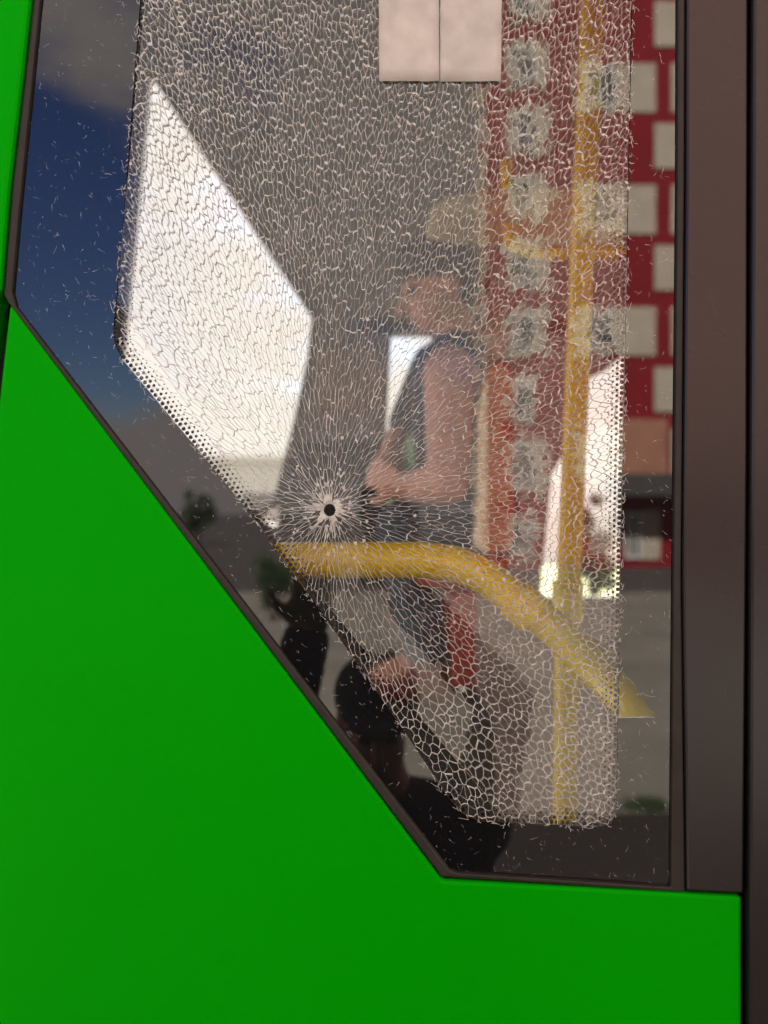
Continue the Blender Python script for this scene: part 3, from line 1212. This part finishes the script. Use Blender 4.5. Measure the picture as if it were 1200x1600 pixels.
for (k_, a_, y) in ((k1, a1, 1.27), (k2, a2_, 1.48)):
    h_ = P(737, 822, y)
    capsule(jn, h_, k_, 0.092, 0.066)
    capsule(jn, k_, k_ * 0.65 + a_ * 0.35, 0.064, 0.062)
    capsule(jn, k_ * 0.65 + a_ * 0.35, a_ * 0.9 + k_ * 0.1, 0.062, 0.05)
capsule(jn, P(737, 815, 1.27), P(737, 815, 1.48), 0.105, 0.105)
fused('jeans', jn, M['denim'], pas, 0.009, 3, 0.0015)
for a_ in (a1, a2_):
    sh = MB()
    capsule(sh, a_ + Vector((0.03, 0, -0.04)), a_ + Vector((-0.13, 0, -0.055)), 0.042, 0.036)
    capsule(sh, a_, a_ + Vector((-0.05, 0, -0.04)), 0.042, 0.04)
    fused('shoe', sh, M['redshoe'], pas, 0.009, 3)
hr = MB()
ellipsoid(hr, q_(0, -0.022, 0.060), (0.090, 0.108, 0.088), R3)
ellipsoid(hr, q_(0, -0.060, 0.010), (0.078, 0.060, 0.075), R3)
ellipsoid(hr, q_(0, 0.045, 0.080), (0.074, 0.062, 0.042), R3)
fused('hair', hr, M['hair'], pas, 0.009, 2, 0.003)
for k in (-1, 1):
    e = MB()
    ellipsoid(e, q_(k * 0.030, 0.082, 0.004), (0.012, 0.010, 0.009), R3, 12, 8)
    e.build('eye', M['eye'], pas, smooth=True)

bag = MB()
ellipsoid(bag, P(648, 742, 1.50), (0.045, 0.09, 0.11))
ellipsoid(bag, P(632, 790, 1.36), (0.040, 0.09, 0.06))
bagm = fused('cloth_bag', bag, M['mint'], None, 0.006, 3, 0.003)
tag(bagm, 'pale green cloth bag on the lap of the seated passenger', 'bag')

# photographer, seen mirrored in the glass
hd = 1.72
fc = RP(588, 1128, hd)
pho = thing('person', (fc.x + 0.1, fc.y - 0.1, 0.0), 'person in black clothes and black cap photographing the window with a raised phone', 'person')
bd = MB()
q2, R4 = head(bd, fc, (0.05, 1, -0.25))
ne = fc + Vector((0.02, -0.05, -0.16))
capsule(bd, fc + Vector((0, -0.03, -0.06)), ne, 0.05, 0.055)
c2 = ne + Vector((0.05, -0.03, -0.14))
wz, hz = c2 + Vector((0, 0, -0.2)), c2 + Vector((0, 0, -0.38))
sl, sr = c2 + Vector((-0.15, 0.02, 0.05)), c2 + Vector((0.15, 0.02, 0.05))
wl = RP(480, 990, 1.42)
el_ = Vector((wl.x - 0.06, wl.y - 0.08, wl.z - 0.24))
wr = Vector((0.03, CAMY - 0.06, CAMZ - 0.13))
er = Vector((0.22, wr.y - 0.16, wr.z - 0.22))
for (s_, e_, w_) in ((sl, el_, wl), (sr, er, wr)):
    capsule(bd, s_, e_, 0.05, 0.04)
    capsule(bd, e_, w_, 0.04, 0.027)
hand(bd, wl, (0.15, 0.25, 1), (0, 1, -0.2), curl=0.45, thumb=1)
hand(bd, wr, (-0.05, 0.1, 1), (0, 1, 0), curl=0.35, thumb=-1)
ellipsoid(bd, c2, (0.15, 0.09, 0.14))
capsule(bd, wz, hz, 0.10, 0.11)
for k in (-1, 1):
    hp_ = hz + Vector((k * 0.085, 0, -0.02))
    kn = Vector((hp_.x + k * 0.02, hp_.y + 0.04, 0.42))
    an = Vector((kn.x, hp_.y - 0.02, 0.07))
    capsule(bd, hp_, kn, 0.075, 0.05)
    capsule(bd, kn, an, 0.05, 0.035)
    capsule(bd, an + Vector((0, -0.02, -0.03)), an + Vector((0, 0.14, -0.045)), 0.035, 0.025)
fused('body', bd, M['skin'], pho, 0.008, 2)
jk = MB()
ellipsoid(jk, c2, (0.19, 0.115, 0.16))
capsule(jk, c2, hz + Vector((0, 0, -0.06)), 0.14, 0.145)
capsule(jk, c2 + Vector((-.07, 0, -.1)), hz + Vector((-.06, 0, -0.06)), 0.12, 0.12)
capsule(jk, c2 + Vector((.07, 0, -.1)), hz + Vector((.06, 0, -0.06)), 0.12, 0.12)
capsule(jk, ne + Vector((0, -0.01, -0.01)), c2, 0.066, 0.09)
for (s_, e_, w_) in ((sl, el_, wl), (sr, er, wr)):
    capsule(jk, s_, e_, 0.066, 0.054)
    capsule(jk, e_, w_ * 0.94 + e_ * 0.06, 0.054, 0.042)
fused('jacket', jk, M['black'], pho, 0.012, 3, 0.002)
tr_ = MB()
for k in (-1, 1):
    hp_ = hz + Vector((k * 0.085, 0, -0.02))
    kn = Vector((hp_.x + k * 0.02, hp_.y + 0.04, 0.42))
    an = Vector((kn.x, hp_.y - 0.02, 0.1))
    capsule(tr_, hp_, kn, 0.09, 0.066)
    capsule(tr_, kn, an, 0.066, 0.055)
fused('trousers', tr_, M['navy'], pho, 0.012, 3)
for k in (-1, 1):
    hp_ = hz + Vector((k * 0.085, 0, -0.02))
    an = Vector((hp_.x + k * 0.02, hp_.y - 0.02, 0.07))
    sh = MB()
    capsule(sh, an + Vector((0, -0.03, -0.03)), an + Vector((0, 0.15, -0.035)), 0.045, 0.038)
    fused('shoe', sh, M['black'], pho, 0.012, 2)
cp = MB()
ellipsoid(cp, q2(0, -0.02, 0.055), (0.090, 0.112, 0.082), R4)
ellipsoid(cp, q2(0, -0.06, 0.0), (0.082, 0.06, 0.085), R4)
ellipsoid(cp, q2(0, 0.10, 0.048), (0.070, 0.065, 0.010), R4)
fused('cap', cp, M['black'], pho, 0.012, 3)
for k in (-1, 1):
    e = MB()
    ellipsoid(e, q2(k * 0.030, 0.082, 0.004), (0.012, 0.010, 0.009), R4, 12, 8)
    e.build('eye', M['eye'], pho, smooth=True)
ph = MB()
ph.box((-0.036, CAMY - 0.014, CAMZ - 0.115), (0.036, CAMY - 0.006, CAMZ + 0.040))
pho_o = ph.build('phone', M['phone'], bevel=0.003)
tag(pho_o, 'black phone held up towards the cracked window', 'phone')

# ------------------------------------------------------------------ across the street: red apartment block
DF = 25.4
FY = -(DF + CAMY)
bl = thing('apartment_building', (8, FY - 6, 0), 'red apartment block with pale panels and windows', 'building')


def fx(px):
    return (px - 600) / F * DF


def fz(py):
    return CAMZ + (800 - py) / F * DF


bx0, bx1, bh = fx(745), fx(1330), fz(-1300)
b = MB()
def slab(mb, z0, z1, g):
    pl = [(bx0 - g, FY + g), (bx1 + g, FY + g), (bx1 + g, FY - 12 - g), (bx0 + 3.2 - g, FY - 12 - g)]
    mb.add([(x, y, z0) for x, y in pl] + [(x, y, z1) for x, y in pl],
           [(0, 1, 2, 3), (7, 6, 5, 4)] + [(i, 4 + i, 4 + (i + 1) % 4, (i + 1) % 4) for i in range(4)])


slab(b, 0, bh, 0)
b.build('wall', M['redwall'], bl)
b = MB()
slab(b, bh + 0.002, bh + 0.4, 0.3)
b.build('roof', M['roofing'], bl)


def fpanel(x0, y0, x1, y1, m, d=0.05, name='panel'):
    p = MB()
    p.box((fx(x0), FY + 0.004, fz(y1)), (fx(x1), FY + d, fz(y0)))
    return p.build(name, m, bl)


def fwindow(x0, y0, x1, y1):
    a, c, z0, z1 = fx(x0), fx(x1), fz(y1), fz(y0)
    p = MB()
    p.plate([(a, z0), (c, z0), (c, z1), (a, z1)], [[(a + .07, z0 + .07), (c - .07, z0 + .07), (c - .07, z1 - .07), (a + .07, z1 - .07)]], FY + 0.06, FY + 0.13)
    p.box(((a + c) / 2 - .03, FY + 0.06, z0 + .0701), ((a + c) / 2 + .03, FY + 0.12, z1 - .0701))
    w = p.build('window', M['winframe'], bl)
    p = MB()
    p.box((a + .0701, FY + 0.062, z0 + .0701), (c - .0701, FY + 0.08, z1 - .0701))
    p.build('pane', M['winglass'], w)


# corner strips left of the windows
fpanel(746, -1290, 757, 870, M['whitewall'], 0.06, 'corner_strip')
fpanel(760, 500, 788, 868, M['tanwall'], 0.05, 'corner_strip')
rows = [(480, 560), (584, 660), (680, 772), (803, 872)]
pitch = 104
for (y0, y1) in rows:
    fpanel(792, y0, 857 if y1 - y0 > 78 else 838, y1, M['whitewall'])
    fwindow(800, y0 + 16, 834, y1 - 8)
for k in range(14):
    y0 = 480 - (k + 1) * pitch
    fpanel(792, y0, 858, y0 + 74, M['whitewall'])
    fwindow(800, y0 + 12, 834, y0 + 68)
# staggered pale panels, wide columns repeating to the right
for c in range(4):
    xA = 962 if c == 0 else 1014 + c * 96
    for k in range(-1, 10):
        y0 = 480 - k * 190
        fpanel(xA - 62, y0, xA + 62 if c == 0 else xA + 18, y0 + 76, M['whitewall'])
        fwindow(xA - 44, y0 + 10, xA - 4, y0 + 66)
        y2 = 384 - k * 190
        if k > -2:
            fpanel((1022 if c == 0 else xA + 48), y2, (1090 if c == 0 else xA + 86), y2 + 70, M['whitewall'], 0.06)
fpanel(968, 655, 1042, 742, M['tanwall'], 0.07)
fpanel(1002, 797, 1030, 874, M['whitewall'], 0.07)
fwindow(975, 800, 1000, 872)
p = MB()
p.box((fx(940), FY + 0.004, fz(776)), (fx(1300), FY + 1.6, fz(744)))
p.build('canopy', M['roofing'], bl, label='flat black canopy above the entrance')

# ------------------------------------------------------------------ trees and shrubs
def foliage(mb, c, r, n, leaf, rnd, squash=1.0):
    cl = []
    for k in range(26):
        d = Vector((rnd.gauss(0, 1), rnd.gauss(0, 1), rnd.gauss(0, 1))).normalized() * rnd.uniform(0.35, 1.0)
        cl.append((c + Vector((d.x * r, d.y * r, d.z * r * squash)), r * rnd.uniform(0.16, 0.36)))
    for k in range(n):
        cc, cr_ = cl[rnd.randrange(len(cl))]
        p = cc + Vector((rnd.gauss(0, 1), rnd.gauss(0, 1), rnd.gauss(0, 1))) * cr_ * 0.6
        u = Vector((rnd.gauss(0, 1), rnd.gauss(0, 1), rnd.gauss(0, 1))).normalized()
        w = u.orthogonal().normalized()
        s = leaf * rnd.uniform(0.6, 1.4)
        mb.add([p - u * s, p + w * s * .45, p + u * s, p - w * s * .45], [(0, 1, 2, 3)])


def tree(name, base, h, r, label, cat, leaf, n, group=None, seed=1, squash=1.1, trunk=True):
    rnd = random.Random(seed)
    t = thing(name, base, label, cat, group)
    base = Vector(base)
    b = MB()
    top = base + Vector((0, 0, h - r * squash * 0.8))
    b.tube([base, base * 0.5 + top * 0.5 + Vector((0.05 * h, 0, 0)) * .3, top, top + Vector((0, 0, r * .5))], [h * .03, h * .022, h * .014, h * .006], 8)
    for k in range(6):
        a = k * 1.05 + rnd.random()
        s = base * 0.35 + top * 0.65 + Vector((0, 0, rnd.uniform(0, .2) * h))
        b.tube([s, s + Vector((math.cos(a), math.sin(a), 0.7)) * r * .7], [h * .010, h * .004], 6)
    b.build('trunk' if trunk else 'stem', M['bark'], t, smooth=True)
    b = MB()
    foliage(b, base + Vector((0, 0, h - r * squash)), r, n, leaf, rnd, squash)
    b.build('crown', M['leaf'], t)
    return t


p = RP(308, 0, 42)
tree('street_tree', (p.x, p.y, 0.0), 2.7, 0.9, 'small dark tree standing far off across the street', 'tree', 0.09, 2600, seed=3)
p = RP(425, 0, 13.0)
tree('shrub', (p.x, p.y, 0.0), 0.95, 0.32, 'low dark shrub at the edge of the pale pavement', 'shrub', 0.035, 2600, seed=5, trunk=False)
p = P(925, 0, 9.0)
tree('conifer', (p.x, 9.0, 0.0), 1.85, 0.26, 'small dark shrub beyond the narrow window by the pole', 'shrub', 0.05, 2500, seed=9, squash=2.4, trunk=False)

# grass tuft at the edge of the bus's shadow
b = MB()
c = RP(1012, 0, 4.75)
for k in range(500):
    x, y = c.x + rn.gauss(0, 0.06), c.y + rn.gauss(0, 0.03)
    h = rn.uniform(0.03, 0.09)
    dx, dy = rn.gauss(0, 0.02), rn.gauss(0, 0.02)
    b.add([(x - 0.003, y, 0.004), (x + 0.003, y, 0.004), (x + dx, y + dy, 0.004 + h)], [(0, 1, 2)])
o = b.build('grass', M['grass'], kind='stuff')
tag(o, 'small tuft of green grass growing in the pavement', 'grass')

# low pale garage far beyond the opposite windows
g = thing('garage', (-8.4, 41, 0), 'low pale garage seen through the large angular window', 'building')
b = MB()
b.box((-16, 38, 0), (-2.9, 46, 4.0))
b.build('wall', M['winframe'], g)
b = MB()
b.box((-16.2, 37.8, 4.002), (-2.7, 46.2, 4.3))
b.build('roof', M['winframe'], g)
for k in range(3):
    b = MB()
    b.box((-14.5 + k * 4, 37.95, 0.05), (-12 + k * 4, 37.998, 2.6))
    b.build('door', M['liner'], g)
